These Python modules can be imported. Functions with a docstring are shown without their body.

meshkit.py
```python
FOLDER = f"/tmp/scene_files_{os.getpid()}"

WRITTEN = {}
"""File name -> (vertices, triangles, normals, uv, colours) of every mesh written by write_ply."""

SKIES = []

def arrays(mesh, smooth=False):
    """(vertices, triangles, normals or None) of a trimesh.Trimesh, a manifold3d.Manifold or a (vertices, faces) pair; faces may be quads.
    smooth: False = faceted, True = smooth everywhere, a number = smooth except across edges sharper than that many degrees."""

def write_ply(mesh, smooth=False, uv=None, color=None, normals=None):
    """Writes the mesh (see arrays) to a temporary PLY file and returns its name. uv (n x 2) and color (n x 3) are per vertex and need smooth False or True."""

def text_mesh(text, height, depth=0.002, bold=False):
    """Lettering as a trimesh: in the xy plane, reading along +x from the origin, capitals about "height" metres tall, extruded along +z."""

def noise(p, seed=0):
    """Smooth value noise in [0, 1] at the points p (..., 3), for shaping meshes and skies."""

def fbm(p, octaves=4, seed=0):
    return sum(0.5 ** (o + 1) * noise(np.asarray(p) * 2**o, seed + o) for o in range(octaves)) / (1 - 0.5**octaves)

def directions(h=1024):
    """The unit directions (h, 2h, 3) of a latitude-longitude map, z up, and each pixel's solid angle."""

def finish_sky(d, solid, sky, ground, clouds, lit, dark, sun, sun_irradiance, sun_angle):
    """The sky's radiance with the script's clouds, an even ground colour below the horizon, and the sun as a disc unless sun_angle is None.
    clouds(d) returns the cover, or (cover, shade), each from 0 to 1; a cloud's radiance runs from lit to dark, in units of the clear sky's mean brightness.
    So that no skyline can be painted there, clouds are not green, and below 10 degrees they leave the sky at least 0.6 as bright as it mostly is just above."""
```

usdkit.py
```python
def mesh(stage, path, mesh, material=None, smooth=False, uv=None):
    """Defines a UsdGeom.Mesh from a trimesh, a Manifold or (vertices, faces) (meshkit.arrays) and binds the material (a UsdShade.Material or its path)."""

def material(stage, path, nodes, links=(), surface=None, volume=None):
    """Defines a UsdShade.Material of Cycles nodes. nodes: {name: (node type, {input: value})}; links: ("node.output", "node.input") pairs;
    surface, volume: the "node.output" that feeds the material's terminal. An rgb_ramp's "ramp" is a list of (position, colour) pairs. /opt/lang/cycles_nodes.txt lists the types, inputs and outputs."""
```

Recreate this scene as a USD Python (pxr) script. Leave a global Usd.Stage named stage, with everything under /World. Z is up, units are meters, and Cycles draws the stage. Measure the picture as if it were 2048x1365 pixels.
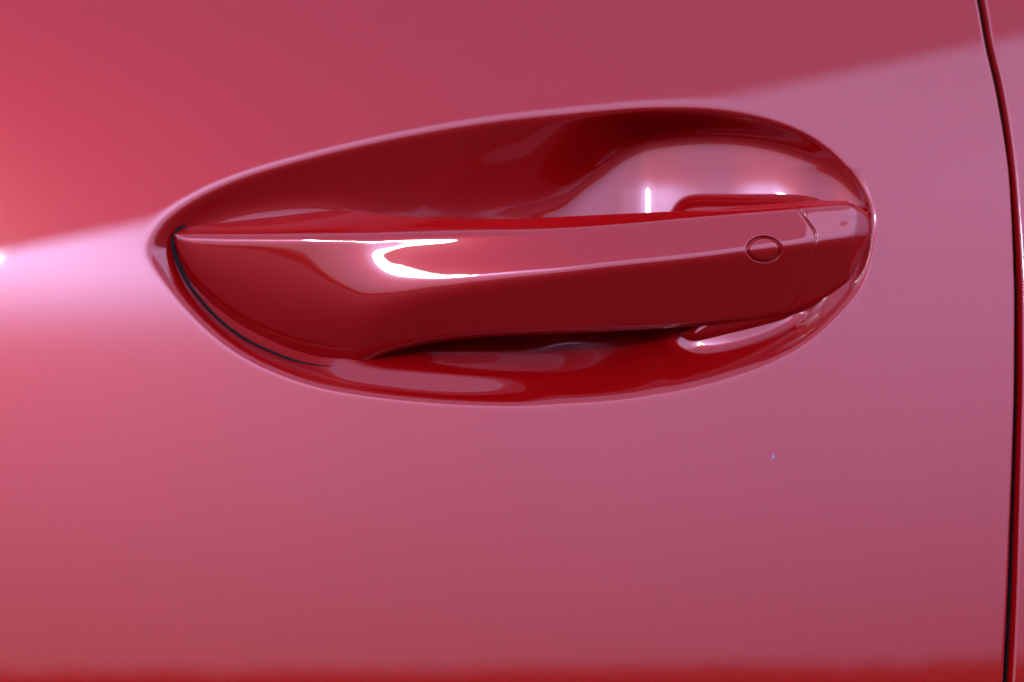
import math
import numpy as np, trimesh, usdkit, meshkit
from pxr import Usd, UsdGeom, UsdLux, UsdShade, Sdf, Gf, Vt
from scipy.interpolate import PchipInterpolator, CubicSpline
from scipy.ndimage import gaussian_filter1d
from scipy.spatial import cKDTree
from shapely.geometry import Polygon
import shapely

stage = Usd.Stage.CreateInMemory()
UsdGeom.SetStageUpAxis(stage, 'Z')
UsdGeom.SetStageMetersPerUnit(stage, 1.0)
UsdGeom.Xform.Define(stage, '/World')
UsdGeom.Scope.Define(stage, '/World/Looks')

# ------------------------------------------------------------------ camera
FOCAL, APERTURE = 85.0, 36.0
DIST = 0.78                       # lens to the door skin
S = DIST * APERTURE / FOCAL / 2048   # one design unit (1/2048 of the picture's width on the door) in metres
ZC = 0.90                         # height of the lens above the ground
cam = UsdGeom.Camera.Define(stage, '/World/camera')
cam.CreateFocalLengthAttr(FOCAL)
cam.CreateHorizontalApertureAttr(APERTURE)
cam.CreateVerticalApertureAttr(APERTURE * 682 / 1024)
cam.CreateFStopAttr(6.5)
cam.CreateFocusDistanceAttr(DIST - 0.022)
cam.CreateClippingRangeAttr((0.05, 5000.0))
cam.CreateExposureAttr(1.0)
UsdGeom.Xformable(cam).AddTranslateOp().Set(Gf.Vec3d(0, -DIST, ZC))
UsdGeom.Xformable(cam).AddRotateXYZOp().Set(Gf.Vec3f(90, 0, 0))

# ------------------------------------------------------------------ sky and hazy sun
SUN_AZ, SUN_EL = math.radians(-17.3), math.radians(22.4)      # azimuth from -y (out from the door), negative to the left
sun_dir = np.array([math.sin(SUN_AZ) * math.cos(SUN_EL), -math.cos(SUN_AZ) * math.cos(SUN_EL), math.sin(SUN_EL)])
SKY_STRENGTH = 0.10
# an overcast sky: a bluish cloud sheet over the clear sky, darker towards the horizon as cloud sheets are
sky_mat = usdkit.material(stage, '/World/Looks/sky', {
    'sky': ('sky_texture', {'sky_type': 'single_scattering', 'sun_disc': False, 'sun_elevation': SUN_EL,
                            'sun_rotation': math.atan2(sun_dir[0], sun_dir[1]), 'altitude': 100.0,
                            'air_density': 1.0, 'aerosol_density': 1.0, 'ozone_density': 1.0}),
    'tc': ('texture_coordinate', {}),
    'sep': ('separate_xyz', {}),
    'ramp': ('rgb_ramp', {'ramp': [(0.0, (5.0, 5.0, 10.0)), (0.04, (5.3, 5.3, 10.8)), (0.19, (11, 11.3, 22)), (0.42, (18, 18.3, 34)), (1.0, (20, 20.5, 34))]}),
    'no': ('noise_texture', {'scale': 2.2, 'detail': 3.0, 'roughness': 0.45}),
    'mr': ('map_range', {'value': 0.5, 'from_min': 0.3, 'from_max': 0.7, 'to_min': 0.86, 'to_max': 1.14}),
    # a bright streak of thin cloud round the veiled sun: exp(-(across / 0.16)^2 - (rise / 0.046)^2)
    'ac': ('vector_math', {'math_type': 'dot_product', 'vector2': (-math.cos(SUN_AZ) / 0.16, -math.sin(SUN_AZ) / 0.16, 0.0)}),
    'ac2': ('math', {'math_type': 'power', 'value2': 2.0}),
    'aca': ('math', {'math_type': 'absolute'}),
    'ri': ('math', {'math_type': 'subtract', 'value2': 0.366}),
    'ris': ('math', {'math_type': 'multiply', 'value2': 1 / 0.046}),
    'ria': ('math', {'math_type': 'absolute'}),
    'ri2': ('math', {'math_type': 'power', 'value2': 2.0}),
    'sum': ('math', {'math_type': 'add'}),
    'neg': ('math', {'math_type': 'multiply', 'value2': -1.0}),
    'pw': ('math', {'math_type': 'power', 'value1': math.e}),
    'fwd': ('vector_math', {'math_type': 'dot_product', 'vector2': tuple(map(float, sun_dir))}),
    'fw': ('math', {'math_type': 'greater_than', 'value2': 0.0}),
    'on': ('math', {'math_type': 'multiply'}),
    'au': ('math', {'math_type': 'multiply_add', 'value2': 4.2, 'value3': 1.0}),
    'am': ('math', {'math_type': 'multiply'}),
    'cl': ('vector_math', {'math_type': 'scale'}),
    'mx': ('mix', {'mix_type': 'mix', 'fac': 0.85}),
    'bg': ('background_shader', {'strength': SKY_STRENGTH}),
}, [('tc.generated', 'sep.vector'), ('sep.z', 'ramp.fac'), ('tc.generated', 'no.vector'), ('no.fac', 'mr.value'), ('ramp.color', 'cl.vector1'), ('tc.generated', 'ac.vector1'), ('ac.value', 'aca.value1'), ('aca.value', 'ac2.value1'), ('sep.z', 'ri.value1'), ('ri.value', 'ris.value1'), ('ris.value', 'ria.value1'), ('ria.value', 'ri2.value1'), ('ac2.value', 'sum.value1'), ('ri2.value', 'sum.value2'), ('sum.value', 'neg.value1'), ('neg.value', 'pw.value2'), ('tc.generated', 'fwd.vector1'), ('fwd.value', 'fw.value1'), ('pw.value', 'on.value1'), ('fw.value', 'on.value2'), ('on.value', 'au.value1'), ('au.value', 'am.value1'), ('mr.result', 'am.value2'), ('am.value', 'cl.scale'),
    ('sky.color', 'mx.color1'), ('cl.vector', 'mx.color2'), ('mx.color', 'bg.color')], surface='bg.background')
dome = UsdLux.DomeLight.Define(stage, '/World/sky')
UsdShade.MaterialBindingAPI.Apply(dome.GetPrim()).Bind(sky_mat)
dome.GetPrim().SetCustomDataByKey('kind', 'structure')
sun = UsdLux.DistantLight.Define(stage, '/World/sun')
sun.CreateIntensityAttr(0.26)
sun.CreateAngleAttr(5.6)
sun.CreateNormalizeAttr(True)
sun.CreateColorAttr(Gf.Vec3f(1.0, 0.97, 0.95))
zx = -sun_dir                                                   # light travels along -z
m = Gf.Matrix4d().SetLookAt(Gf.Vec3d(0, 0, 0), Gf.Vec3d(*map(float, zx)), Gf.Vec3d(0, 0, 1)).GetInverse()
UsdGeom.Xformable(sun).AddTransformOp().Set(m)

# ------------------------------------------------------------------ helpers
used = {}
def path_of(name, parent='/World'):
    k = (parent, name)
    used[k] = used.get(k, -1) + 1
    return f'{parent}/{name}' + (f'_{used[k]:03d}' if used[k] else '')

def tag(prim, **kw):
    for k, v in kw.items():
        prim.SetCustomDataByKey(k, v)

def thing(name, label, category, loc=(0, 0, 0)):
    x = UsdGeom.Xform.Define(stage, path_of(name))
    x.AddTranslateOp().Set(Gf.Vec3d(*loc))
    tag(x.GetPrim(), label=label, category=category)
    return x

def put(name, v, f, mat, parent='/World', normals=None, smooth=False):
    """One Mesh prim; with given normals they are written as they are."""
    p = path_of(name, parent)
    if normals is None:
        m = usdkit.mesh(stage, p, (v, f), mat, smooth=smooth)
    else:
        m = usdkit.mesh(stage, p, (v, f), mat)
        m.CreateNormalsAttr(Vt.Vec3fArray.FromNumpy(np.asarray(normals, np.float32)))
        m.SetNormalsInterpolation('vertex')
    return m

def grid_faces(nr, nc, wrap=False):
    r, c = np.meshgrid(np.arange(nr - 1), np.arange(nc if wrap else nc - 1), indexing='ij')
    c1 = (c + 1) % nc
    a, b, d, e = r * nc + c, r * nc + c1, (r + 1) * nc + c1, (r + 1) * nc + c
    return np.concatenate([np.stack([a, b, d], -1).reshape(-1, 3), np.stack([a, d, e], -1).reshape(-1, 3)])

def vnormals(v, f):
    n, fn = np.zeros_like(v), np.cross(v[f[:, 1]] - v[f[:, 0]], v[f[:, 2]] - v[f[:, 0]])
    for k in range(3):
        np.add.at(n, f[:, k], fn)
    return n / np.maximum(np.linalg.norm(n, axis=1, keepdims=True), 1e-20)

def subset(v, f, n, keep):
    ff = f[keep]
    ids, inv = np.unique(ff, return_inverse=True)
    return v[ids], inv.reshape(-1, 3), n[ids]

# design units -> metres in the car's frame: px to the right, py downwards, d outwards from the door's middle
def P(px, py, d):
    px, py, d = np.broadcast_arrays(np.asarray(px, float), np.asarray(py, float), np.asarray(d, float))
    k = (DIST - d * S) / DIST
    return np.stack([(px - 1024) * S * k, -d * S, (682.5 - py) * S * k], -1)

def smoothstep(a, b, x):
    t = np.clip((x - a) / (b - a), 0, 1)
    return t * t * (3 - 2 * t)

def softplus(x, w):
    return w * np.logaddexp(0, np.asarray(x) / w)

# ------------------------------------------------------------------ materials
def paint(name, base=(0.155, 0.0008, 0.0012), rough=0.38):
    return usdkit.material(stage, f'/World/Looks/{name}', {
        'tc': ('texture_coordinate', {}),
        'peel': ('noise_texture', {'scale': 260.0, 'detail': 1.0, 'roughness': 0.4}),
        'bump': ('bump', {'strength': 0.012, 'distance': 0.0002}),
        'fl': ('noise_texture', {'scale': 2600.0, 'detail': 2.0, 'roughness': 0.6}),
        'mixc': ('mix', {'mix_type': 'mix', 'color1': tuple(0.8 * c for c in base), 'color2': tuple(1.2 * c for c in base)}),
        'p': ('principled_bsdf', {'metallic': 0.34, 'specular_ior_level': 0.0, 'roughness': rough, 'coat_weight': 1.0, 'coat_roughness': 0.02, 'coat_ior': 1.5}),
        'q': ('principled_bsdf', {'metallic': 0.34, 'specular_ior_level': 0.0, 'roughness': rough, 'coat_weight': 1.0, 'coat_roughness': 0.2, 'coat_ior': 1.5}),
        'x': ('mix_closure', {'fac': 0.05}),
    }, [('tc.object', 'peel.vector'), ('tc.object', 'fl.vector'), ('peel.fac', 'bump.height'), ('bump.normal', 'p.coat_normal'),
        ('fl.fac', 'mixc.fac'), ('mixc.color', 'p.base_color'), ('mixc.color', 'q.base_color'), ('p.BSDF', 'x.closure1'), ('q.BSDF', 'x.closure2')], surface='x.closure')

def plain(name, col, rough=0.6, **kw):
    return usdkit.material(stage, f'/World/Looks/{name}', {
        'tc': ('texture_coordinate', {}),
        'no': ('noise_texture', {'scale': kw.pop('scale', 8.0), 'detail': 5.0}),
        'mx': ('mix', {'mix_type': 'mix', 'color1': tuple(0.8 * c for c in col), 'color2': tuple(1.2 * c for c in col)}),
        'p': ('principled_bsdf', {'roughness': rough, **kw})},
        [('tc.object', 'no.vector'), ('no.fac', 'mx.fac'), ('mx.color', 'p.base_color')], surface='p.BSDF')

RED = paint('red_metallic_paint')
RUBBER = plain('black_rubber', (0.006, 0.006, 0.007), 1.0, specular_ior_level=0.03)
DARK = plain('dark_gap', (0.008, 0.004, 0.004), 0.8)
CHIP = plain('bare_chip', (0.12, 0.12, 0.17), 0.5)
CLAY = plain('red_clay_ground', (0.05, 0.007, 0.005), 0.95, scale=2.0)
CONCRETE = plain('canopy_white', (0.55, 0.55, 0.56), 0.7, scale=0.6)
FABRIC = usdkit.material(stage, '/World/Looks/canopy_fabric', {
    'tc': ('texture_coordinate', {}), 'no': ('noise_texture', {'scale': 0.8, 'detail': 3.0}),
    'mx': ('mix', {'mix_type': 'mix', 'color1': (0.72, 0.74, 0.8), 'color2': (0.8, 0.82, 0.86)}),
    'd': ('diffuse_bsdf', {}), 't': ('translucent_bsdf', {}), 'x': ('mix_closure', {'fac': 0.19})},
    [('tc.object', 'no.vector'), ('no.fac', 'mx.fac'), ('mx.color', 'd.color'), ('mx.color', 't.color'), ('d.BSDF', 'x.closure1'), ('t.BSDF', 'x.closure2')], surface='x.closure')
LEAF = plain('foliage', (0.035, 0.06, 0.02), 0.8, scale=1.0)

# ------------------------------------------------------------------ ground, canopy, far trees: all seen only in the paint
g = 1500.0
gm = put('ground', np.array([[-g, -g, 0], [g, -g, 0], [g, g, 0], [-g, g, 0]], float), np.array([[0, 1, 2], [0, 2, 3]]), CLAY)
tag(gm.GetPrim(), kind='structure')

def canopy():
    t = thing('canopy', 'white fabric canopy stretched over the red car, seen only as a reflection', 'canopy')
    H = ZC + 3.0
    A, B = np.array([-2.2, -7.44]), np.array([1.2, -4.72])          # its open edge
    u = (B - A) / np.linalg.norm(B - A)
    poly = Polygon([A, B + 1.5 * u, B + 1.5 * u + (0.3, 9), A + (0.2, 10)])
    c = np.array(poly.exterior.coords)[:-1]
    put('roof', np.column_stack([c, np.full(4, H)]), np.array([[0, 1, 2], [0, 2, 3]]), FABRIC, str(t.GetPath()))
    for q in ((-1.9, 2.5), (2.2, 2.5)):
        c = trimesh.creation.cylinder(0.12, H, sections=24)
        c.apply_translation((q[0], q[1], H / 2))
        put('post', c.vertices, c.faces, CONCRETE, str(t.GetPath()), smooth=40)
canopy()

def far_trees():
    rng = np.random.default_rng(5)
    parts = []
    for k in range(420):
        a = math.radians(-85 + 170 * k / 419 + rng.normal(0, .4))
        r = 70 + rng.uniform(-1.2, 1.2)
        h = 2.95 + 1.1 * a + 0.12 * meshkit.noise(np.array([[k * .21, 3.1, .5]]))[0] + rng.uniform(0, .12)
        m = trimesh.creation.icosphere(2)
        v = m.vertices * np.array([1.2, 1.2, h / 2])
        v *= (0.98 + 0.05 * meshkit.fbm(m.vertices * 2.3 + k * 7.7, 3))[:, None]
        v += (r * math.sin(a), -r * math.cos(a), h / 2)
        parts.append((v, m.faces))
    n, vs, fs = 0, [], []
    for v, f in parts:
        vs.append(v), fs.append(f + n)
        n += len(v)
    t = put('far_trees', np.vstack(vs), np.vstack(fs), LEAF)
    tag(t.GetPrim(), label='far row of dark trees seen only as the ragged horizon in the paint', category='trees', kind='stuff')
far_trees()

# ------------------------------------------------------------------ the door skin
ys = np.linspace(-2500, 5000, 3001)
TILT = CubicSpline([-2500, -600, 0, 200, 500, 900, 1365, 2200, 5000], [32, 18.5, 14.1, 12.4, 10.2, 7.1, 4.5, 0, -10])
dys = np.tan(np.radians(TILT(ys)))
Dy = np.concatenate([[0], np.cumsum((dys[1:] + dys[:-1]) / 2 * np.diff(ys))])
Dy -= np.interp(682, ys, Dy)
DY = CubicSpline(ys, Dy)
xs = np.linspace(-6000, 4500, 3001)
AZ = PchipInterpolator([-6000, -1500, 0, 1024, 2048, 4500], [-3, -1.5, -0.7, 0.2, 1.2, 3])
dxs = -np.tan(np.radians(AZ(xs)))
Dx = np.concatenate([[0], np.cumsum((dxs[1:] + dxs[:-1]) / 2 * np.diff(xs))])
Dx -= np.interp(1024, xs, Dx)
DX = CubicSpline(xs, Dx)

def skin(px, py):
    return DX(px) + DY(py)

LIP = np.array([(300, 495), (312, 466), (338, 436), (400, 395), (500, 352), (640, 312), (800, 275), (1000, 242), (1150, 228), (1300, 221), (1430, 223),
                (1530, 240), (1620, 275), (1690, 330), (1735, 395), (1748, 440), (1741, 500), (1715, 570), (1660, 640), (1580, 700),
                (1450, 755), (1300, 788), (1150, 803), (1000, 806), (850, 799), (700, 781), (600, 757), (500, 714), (430, 665),
                (370, 605), (325, 550), (305, 518)], float)
def closed_spline(pts, n):
    q = np.vstack([pts, pts[:1]])
    t = np.concatenate([[0], np.cumsum(np.sqrt(np.linalg.norm(np.diff(q, axis=0), axis=1)))])
    return CubicSpline(t, q, bc_type='periodic')(np.linspace(0, t[-1], n, endpoint=False))
LIPC = closed_spline(LIP, 3000)
LIPT, LIPP = cKDTree(LIPC), Polygon(LIPC)

def signed(tree, poly, px, py):
    """Distance to an outline, positive inside."""
    sh = np.shape(px)
    q = np.stack([np.ravel(px), np.ravel(py)], -1)
    d = tree.query(q)[0]
    return np.where(shapely.contains_xy(poly, q[:, 0], q[:, 1]), d, -d).reshape(sh)

_dx = np.arange(250, 1800, 2.0)
DEPTH = PchipInterpolator([200, 290, 420, 600, 800, 1000, 1200, 1280, 1327, 1378, 1500, 1600, 1680, 1720, 1750, 1850], [22, 22, 38, 58, 96, 124, 130, 127, 117, 103, 60, 26, 4, 3, 3, 3])(_dx)
DEPTH = CubicSpline(_dx, gaussian_filter1d(DEPTH, 5, mode='nearest'))
_gy = np.linspace(200, 1000, 401)
_gs = (0.03 + 0.09 * (1 - smoothstep(320, 400, _gy))) * (_gy > 240) * (_gy < 600)
GROW = PchipInterpolator(np.concatenate([[-2000], _gy, [6000]]), np.concatenate([[0], np.cumsum(_gs) * 2.0, [np.sum(_gs) * 2.0]]))
def recess(px, py, sd):
    """Depth of the finger recess below the skin (negative), from the signed distance to its lip."""
    # wall: rounded lip, steep, then flattening into the floor
    up = PchipInterpolator([300, 420, 500, 640, 760, 960, 1040, 1110, 1180, 1250, 1300, 1600, 1750], [30, 42, 55, 80, 125, 160, 160, 145, 98, 56, 44, 30, 12])(px)
    lo = PchipInterpolator([300, 400, 640, 720, 850, 960, 1060, 1130, 1250, 1310, 1350, 1420, 1500, 1600, 1750], [30, 45, 80, 120, 150, 165, 140, 128, 122, 108, 74, 52, 44, 36, 14])(px)
    k = smoothstep(430, 640, py)
    width = up * (1 - k) + lo * k
    depth = DEPTH(px)
    low = PchipInterpolator([290, 540, 660, 720, 850, 960, 1050, 1130, 1200, 1290, 1350, 1400, 1500, 1600, 1750], [200, 120, 60, 50, 50, 66, 100, 150, 155, 105, 68, 50, 38, 27, 12])(px)
    depth = depth * (1 - k) + depth * low / (depth ** 8 + low ** 8) ** .125 * k
    t = softplus(sd - 4, 4.0) / width
    e = 0.22 - 0.12 * k * smoothstep(1000, 1150, px)                                               # how softly the wall runs out into the floor
    t = 0.5 + 0.5 * e - softplus(1 + 0.0 - np.minimum(t, 9), e) + softplus(-np.minimum(t, 9) * 0, e) * 0
    t0 = 0.5 + 0.5 * e - softplus(1.0, e)
    q = (t - t0) / (0.5 + 0.5 * e - t0)
    step = 17 * k * smoothstep(300, 380, px) * (1 - smoothstep(1000, 1130, px)) * (1 - np.exp(-softplus(sd - 3, 3.0) / 8))
    step = step + 9 * smoothstep(1450, 1600, px) * (1 - np.exp(-softplus(sd - 2, 2.5) / 7))
    step = step + 0.10 * np.clip(py - 335, 0, 90) * smoothstep(1540, 1660, px) * (1 - smoothstep(1700, 1745, px)) * (1 - k)
    step = step + 1.3 * (softplus(sd - 60, 5) - softplus(sd - 100, 5)) * k * smoothstep(680, 770, px) * (1 - smoothstep(940, 1260, px))
    return -step - q * (depth + GROW(py) * (1 - k) * smoothstep(1050, 1250, px) * (1 - smoothstep(1600, 1740, px)))

def spaced(marks):
    out = [np.arange(a, b, st) for a, b, st in marks]
    return np.concatenate(out + [[marks[-1][1]]])

GAP = np.array([(-700, 1650, 1662), (-300, 1842, 1853), (0, 1949.5, 1961), (88, 1966, 1976.5), (176, 1986, 1997), (264, 2002, 2012), (352, 2014, 2022.5), (440, 2019.5, 2029),
                (527, 2023, 2034), (600, 2025, 2036.5), (750, 2024.5, 2036.5), (900, 2021, 2033), (1070, 2015, 2028), (1200, 2010, 2024), (1320, 2004, 2018.5),
                (1365, 2001.5, 2016), (2000, 1962, 1977), (3200, 1890, 1905)], float)
GL, GR = PchipInterpolator(GAP[:, 0], GAP[:, 1] + 4), PchipInterpolator(GAP[:, 0], GAP[:, 2] - 2.5)

car = thing('car', 'glossy metallic red car, its door filling the picture', 'car', (0, 0, ZC))
CAR = str(car.GetPath())

rows = spaced([(-700, -60, 40), (-60, 190, 9), (190, 850, 3), (850, 1440, 9), (1440, 3200, 40)])
cols = spaced([(-4400, -60, 60), (-60, 270, 9), (270, 1790, 3), (1790, 1946, 6)])
def fold(R, back, n=9):
    """(sideways, depth) offsets of a rolled sheet edge."""
    a = np.linspace(0, math.pi / 2, n)[1:]
    return np.vstack([np.stack([R * np.sin(a), -R * (1 - np.cos(a))], -1), [[R, -R - back * .3], [R, -R - back]]])

def door_skin():
    PX, PY = np.meshgrid(cols, rows)
    gl = GL(rows)[:, None]
    R = 5.0
    k = smoothstep(1500, 1946, PX)
    PX = PX + k * ((gl - R) - 1946)                          # the last columns follow the shut line
    sd = signed(LIPT, LIPP, PX, PY)
    D = skin(PX, PY) + recess(PX, PY, sd)
    fo = fold(R, 60)
    ex = gl - R + fo[None, :, 0]
    ey = np.repeat(rows[:, None], len(fo), 1)
    ed = skin(np.repeat(gl - R, len(fo), 1), ey) + fo[None, :, 1]
    PX, PY, D = np.hstack([PX, ex]), np.hstack([PY, ey]), np.hstack([D, ed])
    sd = np.hstack([sd, np.full(ex.shape, -500.0)])
    v = P(PX, PY, D).reshape(-1, 3)
    f = grid_faces(*PX.shape)[:, ::-1]
    n = vnormals(v, f)
    if n[len(n) // 2, 1] > 0:
        f, n = f[:, ::-1], -n
    inner = (sd.ravel()[f] > 0).all(1)
    d = put('door', *subset(v, f, n, ~inner)[:2], RED, CAR, normals=subset(v, f, n, ~inner)[2])
    a = subset(v, f, n, inner)
    r = put('handle_recess', a[0], a[1], RED, str(d.GetPath()), normals=a[2])
    tag(r.GetPrim(), label='scooped oval finger recess behind the handle')
    return d
door = door_skin()

def rear_panel():
    R = 17.0
    gr = GR(rows)[:, None]
    c2 = spaced([(0, 120, 8), (120, 2300, 60)])
    a = np.radians(np.linspace(0, 47, 9))[1:]
    e0 = np.stack([9 * np.sin(a), -9 * (1 - np.cos(a))], -1)
    e1 = e0[-1] + np.array([[3, -3.22], [7, -7.5], [R - e0[-1, 0], -(R - e0[-1, 0]) * 1.072]])
    fo = np.vstack([e0, e1, [[R, -90]]])[::-1] * (-1, 1)
    ex = gr + R + fo[None, :, 0]
    ey = np.repeat(rows[:, None], len(fo), 1)
    ed = skin(np.repeat(gr + R, len(fo), 1), ey) + fo[None, :, 1]
    px = gr + R + c2[None, :]
    py = np.repeat(rows[:, None], len(c2), 1)
    PX, PY, D = np.hstack([ex, px]), np.hstack([ey, py]), np.hstack([ed, skin(px, py)])
    v = P(PX, PY, D).reshape(-1, 3)
    f = grid_faces(*PX.shape)
    n = vnormals(v, f)
    if n[-5, 1] > 0:
        f, n = f[:, ::-1], -n
    p = put('rear_wing', v, f, RED, CAR, normals=n)
    # dark jamb behind the shut line
    py = rows[::4]
    jx = np.stack([GL(py) - 120, GR(py) + 120], 1)
    jy = np.repeat(py[:, None], 2, 1)
    v = P(jx, jy, skin(jx, jy) - 66).reshape(-1, 3)
    f = grid_faces(len(py), 2)
    put('door_jamb', v, f, DARK, CAR)
rear_panel()

# ------------------------------------------------------------------ the handle: a loft of sections along px
XK = [347, 360, 400, 460, 540, 620, 700, 780, 880, 1000, 1200, 1400, 1560, 1640, 1690, 1720, 1744]
Y_BACK = PchipInterpolator(XK, [470, 456, 444, 430, 420, 417, 420, 430, 437, 438, 430, 420, 408, 402, 402, 416, 440])
Y_RIDGE = PchipInterpolator(XK, [474, 480, 483, 484, 484, 483, 482, 480, 477, 473, 461, 443, 430, 423, 419, 431, 445])
Y_LOW = PchipInterpolator([347, 351, 364, 394, 434, 490, 545, 620, 700, 780, 880, 1000, 1200, 1400, 1560, 1640, 1690, 1720, 1744], [494, 514, 546, 592, 636, 678, 704, 727, 734, 706, 684, 673, 665, 652, 636, 610, 578, 542, 478])
H_RIDGE = PchipInterpolator([347, 360, 400, 460, 540, 620, 735, 800, 900, 960, 1050, 1200, 1400, 1560, 1690, 1744],
                            [-14, -4, 4, 14, 26, 37, 48, 54.5, 66, 72.5, 79, 84, 80, 70, 57, 54])
Y_CREASE = PchipInterpolator([347, 400, 500, 600, 700, 780, 850, 920, 1000, 1100, 1200, 1400, 1560, 1640, 1744], [490, 566, 632, 654, 646, 616, 594, 579, 566, 553, 540, 517, 496, 485, 470])
W_CREASE = PchipInterpolator([347, 500, 700, 800, 900, 1000, 1200, 1744], [18, 45, 34, 20, 12, 9, 6, 5])
S_UP = PchipInterpolator([347, 400, 500, 600, 660, 700, 735, 780, 840, 900, 1000, 1200, 1400, 1744], [-.15, -.165, -.175, -.165, -.115, -.065, -.005, .04, .07, .085, .11, .14, .17, .17])
S_DOWN = PchipInterpolator([347, 700, 1000, 1744], [.95, 1.0, .84, .72])
DIP = PchipInterpolator([347, 660, 740, 800, 880, 960, 1060, 1160, 1744], [0, .01, .075, .15, .18, .16, .08, 0, 0])
W_RIDGE = PchipInterpolator([347, 400, 900, 1150, 1744], [3, 4.6, 4.4, 3, 2.8])
def sig(t):
    return 0.5 + 0.5 * np.tanh(0.5 * t)

CAPLINE = PchipInterpolator([380, 428, 478, 520, 570, 610, 655, 700], [1576, 1604, 1632, 1627, 1611, 1588, 1536, 1480])

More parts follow.
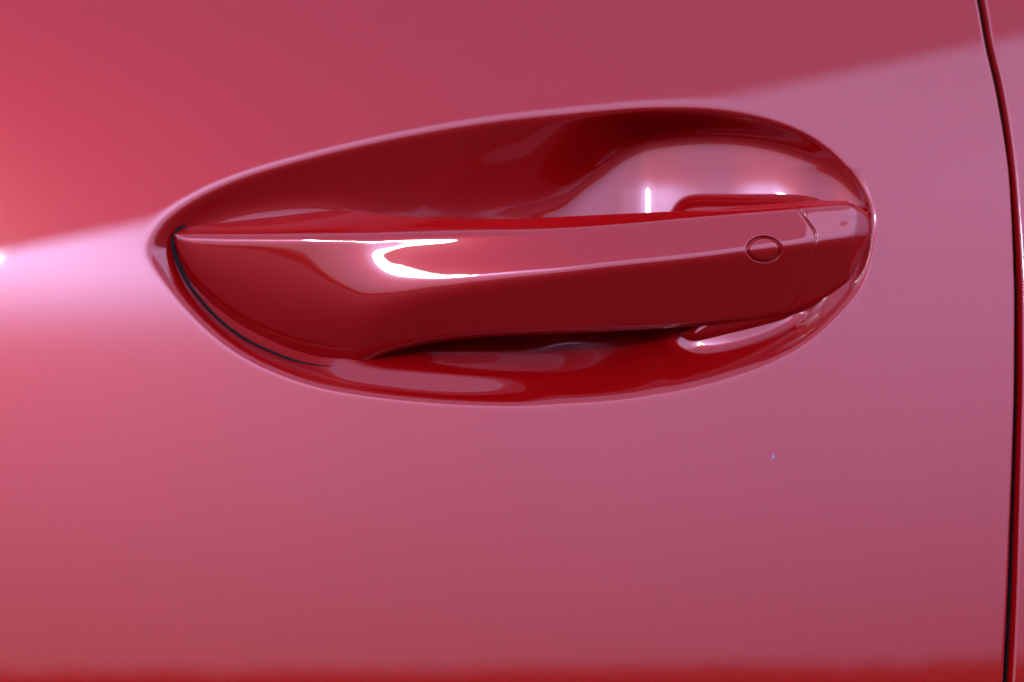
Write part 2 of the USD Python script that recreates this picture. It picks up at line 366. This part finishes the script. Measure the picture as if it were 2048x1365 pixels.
def make_handle():
    # the visible front is given by its slope: steep top, slightly hollow upper face, crease, falling lower face, tight lower edge
    ux = np.concatenate([np.linspace(347, 372, 24)[:-1], np.arange(372, 1690, 2.5), np.linspace(1690, 1744, 36)])[:, None]
    y0, y1, y5 = Y_BACK(ux), Y_RIDGE(ux), Y_LOW(ux)
    NT, NF = 36, 190
    yy = np.concatenate([y0 + (y1 - y0) * np.linspace(0, 1, NT, endpoint=False)[None], y1 + (y5 - y1) * np.linspace(0, 1, NF)[None]], 1)
    su, sd = S_UP(ux), S_DOWN(ux)
    tight = np.clip((y5 - y1) / 60, .25, 1)
    sl = su - (su + sd) * sig((yy - Y_CREASE(ux)) / (W_CREASE(ux) * tight))
    sl = sl - DIP(ux) * np.exp(-np.maximum(yy - y1, 0) / 18)
    sl = sl + 2.4 * sig(-(yy - y1 + 3.0 * W_RIDGE(ux)) / (W_RIDGE(ux) * tight)) - 1.8 * sig((yy - y5 + 7) / (2.8 * tight))
    hh = np.concatenate([np.zeros_like(ux), np.cumsum((sl[:, 1:] + sl[:, :-1]) / 2 * np.diff(yy, axis=1), 1)], 1)
    hh = hh - hh[:, NT:NT + 1] + H_RIDGE(ux)
    hh = gaussian_filter1d(hh, 2.0, axis=0, mode='nearest')
    hh = hh - 0.19 * softplus(ux - 1612, 3) - 1.0 * softplus(ux - (1704 - (yy - 480) * .1), 3.0)
    # closed behind by the inner side of the grip
    kb = np.linspace(0, 1, 40, endpoint=False)[1:][None]
    yb = yy[:, -1:] + (yy[:, :1] - yy[:, -1:]) * kb
    hb = hh[:, -1:] + (hh[:, :1] - hh[:, -1:]) * kb - (14 + 75 * smoothstep(690, 860, ux) * (1 - smoothstep(1560, 1700, ux))) * np.sin(np.pi * kb) ** .5
    PX = np.repeat(ux, yy.shape[1] + yb.shape[1], 1)
    PY, Hh = np.hstack([yy, yb]), np.hstack([hh, hb])
    fr = np.zeros((1, PX.shape[1]))
    fr[:, :NT + NF] = 1
    SEGN = [NT, NF // 4, NF // 4]
    # shut line of the end cap and the ring round the touch button
    dc = (PX - CAPLINE(PY)) * 0.85
    Hh -= fr * (6.0 - 3.8 * sig((PY - Y_CREASE(PX)) / 6)) * np.exp(-(dc / 2.2) ** 2)
    rb = np.hypot((PX - 1528) / 32, (PY - 499) / 24)
    Hh -= fr * 8.0 * np.exp(-((rb - 1) / 0.08) ** 2)
    Hh -= fr * 1.3 * smoothstep(1.0, 0.0, np.hypot((PX - 1688) / 32, (PY - 440) / 15))
    v = P(PX, PY, skin(PX, PY) + Hh).reshape(-1, 3)
    nr, nc = PX.shape
    f = grid_faces(nr, nc, wrap=True)
    v = np.vstack([v, v[:nc].mean(0), v[-nc:].mean(0)])
    j = np.arange(nc)
    f = np.vstack([f, np.stack([(j + 1) % nc, j, np.full(nc, nr * nc)], -1), np.stack([(nr - 1) * nc + j, (nr - 1) * nc + (j + 1) % nc, np.full(nc, nr * nc + 1)], -1)])
    n = vnormals(v, f)
    if n[(nr // 2) * nc + SEGN[0] + SEGN[1] + SEGN[2], 1] > 0:
        f, n = f[:, ::-1], -n
    cap = np.append(dc.ravel() > 0, [False, True])
    but = np.append((rb.ravel() < 1) & np.repeat(fr > 0, nr, 0).ravel(), [False, False])
    fb = but[f].all(1)
    fc = cap[f].all(1) & ~fb
    a = subset(v, f, n, ~(fb | fc))
    h = put('door_handle', a[0], a[1], RED, CAR, normals=a[2])
    tag(h.GetPrim(), label='body coloured grab handle with a fat rounded front end')
    a = subset(v, f, n, fc)
    put('end_cap', a[0], a[1], RED, str(h.GetPath()), normals=a[2])
    a = subset(v, f, n, fb)
    b = put('touch_button', a[0], a[1], RED, str(h.GetPath()), normals=a[2])
    tag(b.GetPrim(), label='small oval touch button set in the grip')
    return str(h.GetPath())
HANDLE = make_handle()

def handle_base():
    out = np.array([(1338, 440), (1346, 412), (1372, 391), (1450, 386), (1600, 384), (1680, 398), (1738, 440), (1738, 480), (1700, 560), (1650, 612),
                    (1540, 658), (1410, 690), (1372, 686), (1356, 664), (1380, 640), (1380, 480)], float)
    c = closed_spline(out, 360)
    poly = Polygon(c).buffer(0)
    ring = []
    for inset, h in [(0, -190), (1, -80), (4, -64), (9, -53), (16, -44), (25, -38), (36, -35)]:
        q = np.array(poly.buffer(-inset).exterior.coords)[:-1]
        qt = cKDTree(q)
        cen = c - 0
        i = qt.query(cen)[1]
        ring.append(np.column_stack([q[i], np.full(len(c), h)]))
    R = np.array(ring)
    px, py, h = R[..., 0], R[..., 1], R[..., 2]
    lean = lambda x, y: -0.42 * np.clip(440 - y, 0, 80) - 0.3 * np.clip(y - 640, 0, 80) + 15 * smoothstep(560, 630, y) + 26 * smoothstep(1400, 1600, x) * (1 - smoothstep(480, 600, y))
    h = np.where(h > -100, h + lean(px, py), h)
    v = P(px, py, skin(px, py) + h).reshape(-1, 3)
    nr, nc = px.shape
    f = grid_faces(nr, nc, wrap=True)
    m = trimesh.creation.triangulate_polygon(Polygon(R[-1, :, :2]).buffer(0), engine='earcut')
    vv = P(m[0][:, 0], m[0][:, 1], skin(m[0][:, 0], m[0][:, 1]) - 35 + lean(m[0][:, 0], m[0][:, 1]))
    f2 = m[1] + len(v)
    v = np.vstack([v, vv])
    f = np.vstack([f, f2])
    put('mounting_base', v, f, RED, HANDLE, smooth=50)
handle_base()

def gasket():
    pts = np.array([(372, 452), (353, 463), (346, 480), (349, 505), (364, 545), (394, 592), (434, 636), (490, 678), (545, 705), (600, 724), (640, 731), (668, 732)], float)
    t = np.concatenate([[0], np.cumsum(np.linalg.norm(np.diff(pts, axis=0), axis=1))])
    u = np.linspace(0, t[-1], 220)
    c = CubicSpline(t, pts)(u)
    rad = np.interp(u / t[-1], [0, .05, .12, .3, .8, 1], [1.5, 3.8, 4.2, 3.5, 2.6, 0.5])
    tan = np.gradient(c, axis=0)
    tan /= np.linalg.norm(tan, axis=1, keepdims=True)
    nrm = np.stack([-tan[:, 1], tan[:, 0]], -1)
    a = np.linspace(0, 2 * math.pi, 16, endpoint=False)
    px = c[:, :1] + nrm[:, :1] * rad[:, None] * np.cos(a)
    py = c[:, 1:] + nrm[:, 1:] * rad[:, None] * np.cos(a)
    d = skin(px, py) - 17 + rad[:, None] * np.sin(a) * 1.5
    v = P(px, py, d).reshape(-1, 3)
    put('rubber_gasket', v, grid_faces(len(c), 16, wrap=True), RUBBER, HANDLE, smooth=60)
gasket()

def paint_chip(px, py, rx, ry, rot, mat, name, lab):
    a = np.linspace(0, 2 * math.pi, 14, endpoint=False)
    rr = 1 + .25 * np.sin(3 * a + 1)
    out = []
    for k, h in ((1, .2), (.7, 1.2), (.0, 1.6)):
        x, y = rx * rr * k * np.cos(a), ry * rr * k * np.sin(a)
        qx, qy = px + x * math.cos(rot) - y * math.sin(rot), py + x * math.sin(rot) + y * math.cos(rot)
        out.append(P(qx, qy, skin(qx, qy) + h))
    v = np.array(out).reshape(-1, 3)
    m = put(name, v, grid_faces(3, 14, wrap=True), mat, CAR, smooth=True)
    tag(m.GetPrim(), label=lab)
paint_chip(1546, 915, 2.6, 5.5, 0.35, CHIP, 'paint_chip', 'tiny pale chip in the red paint below the handle')
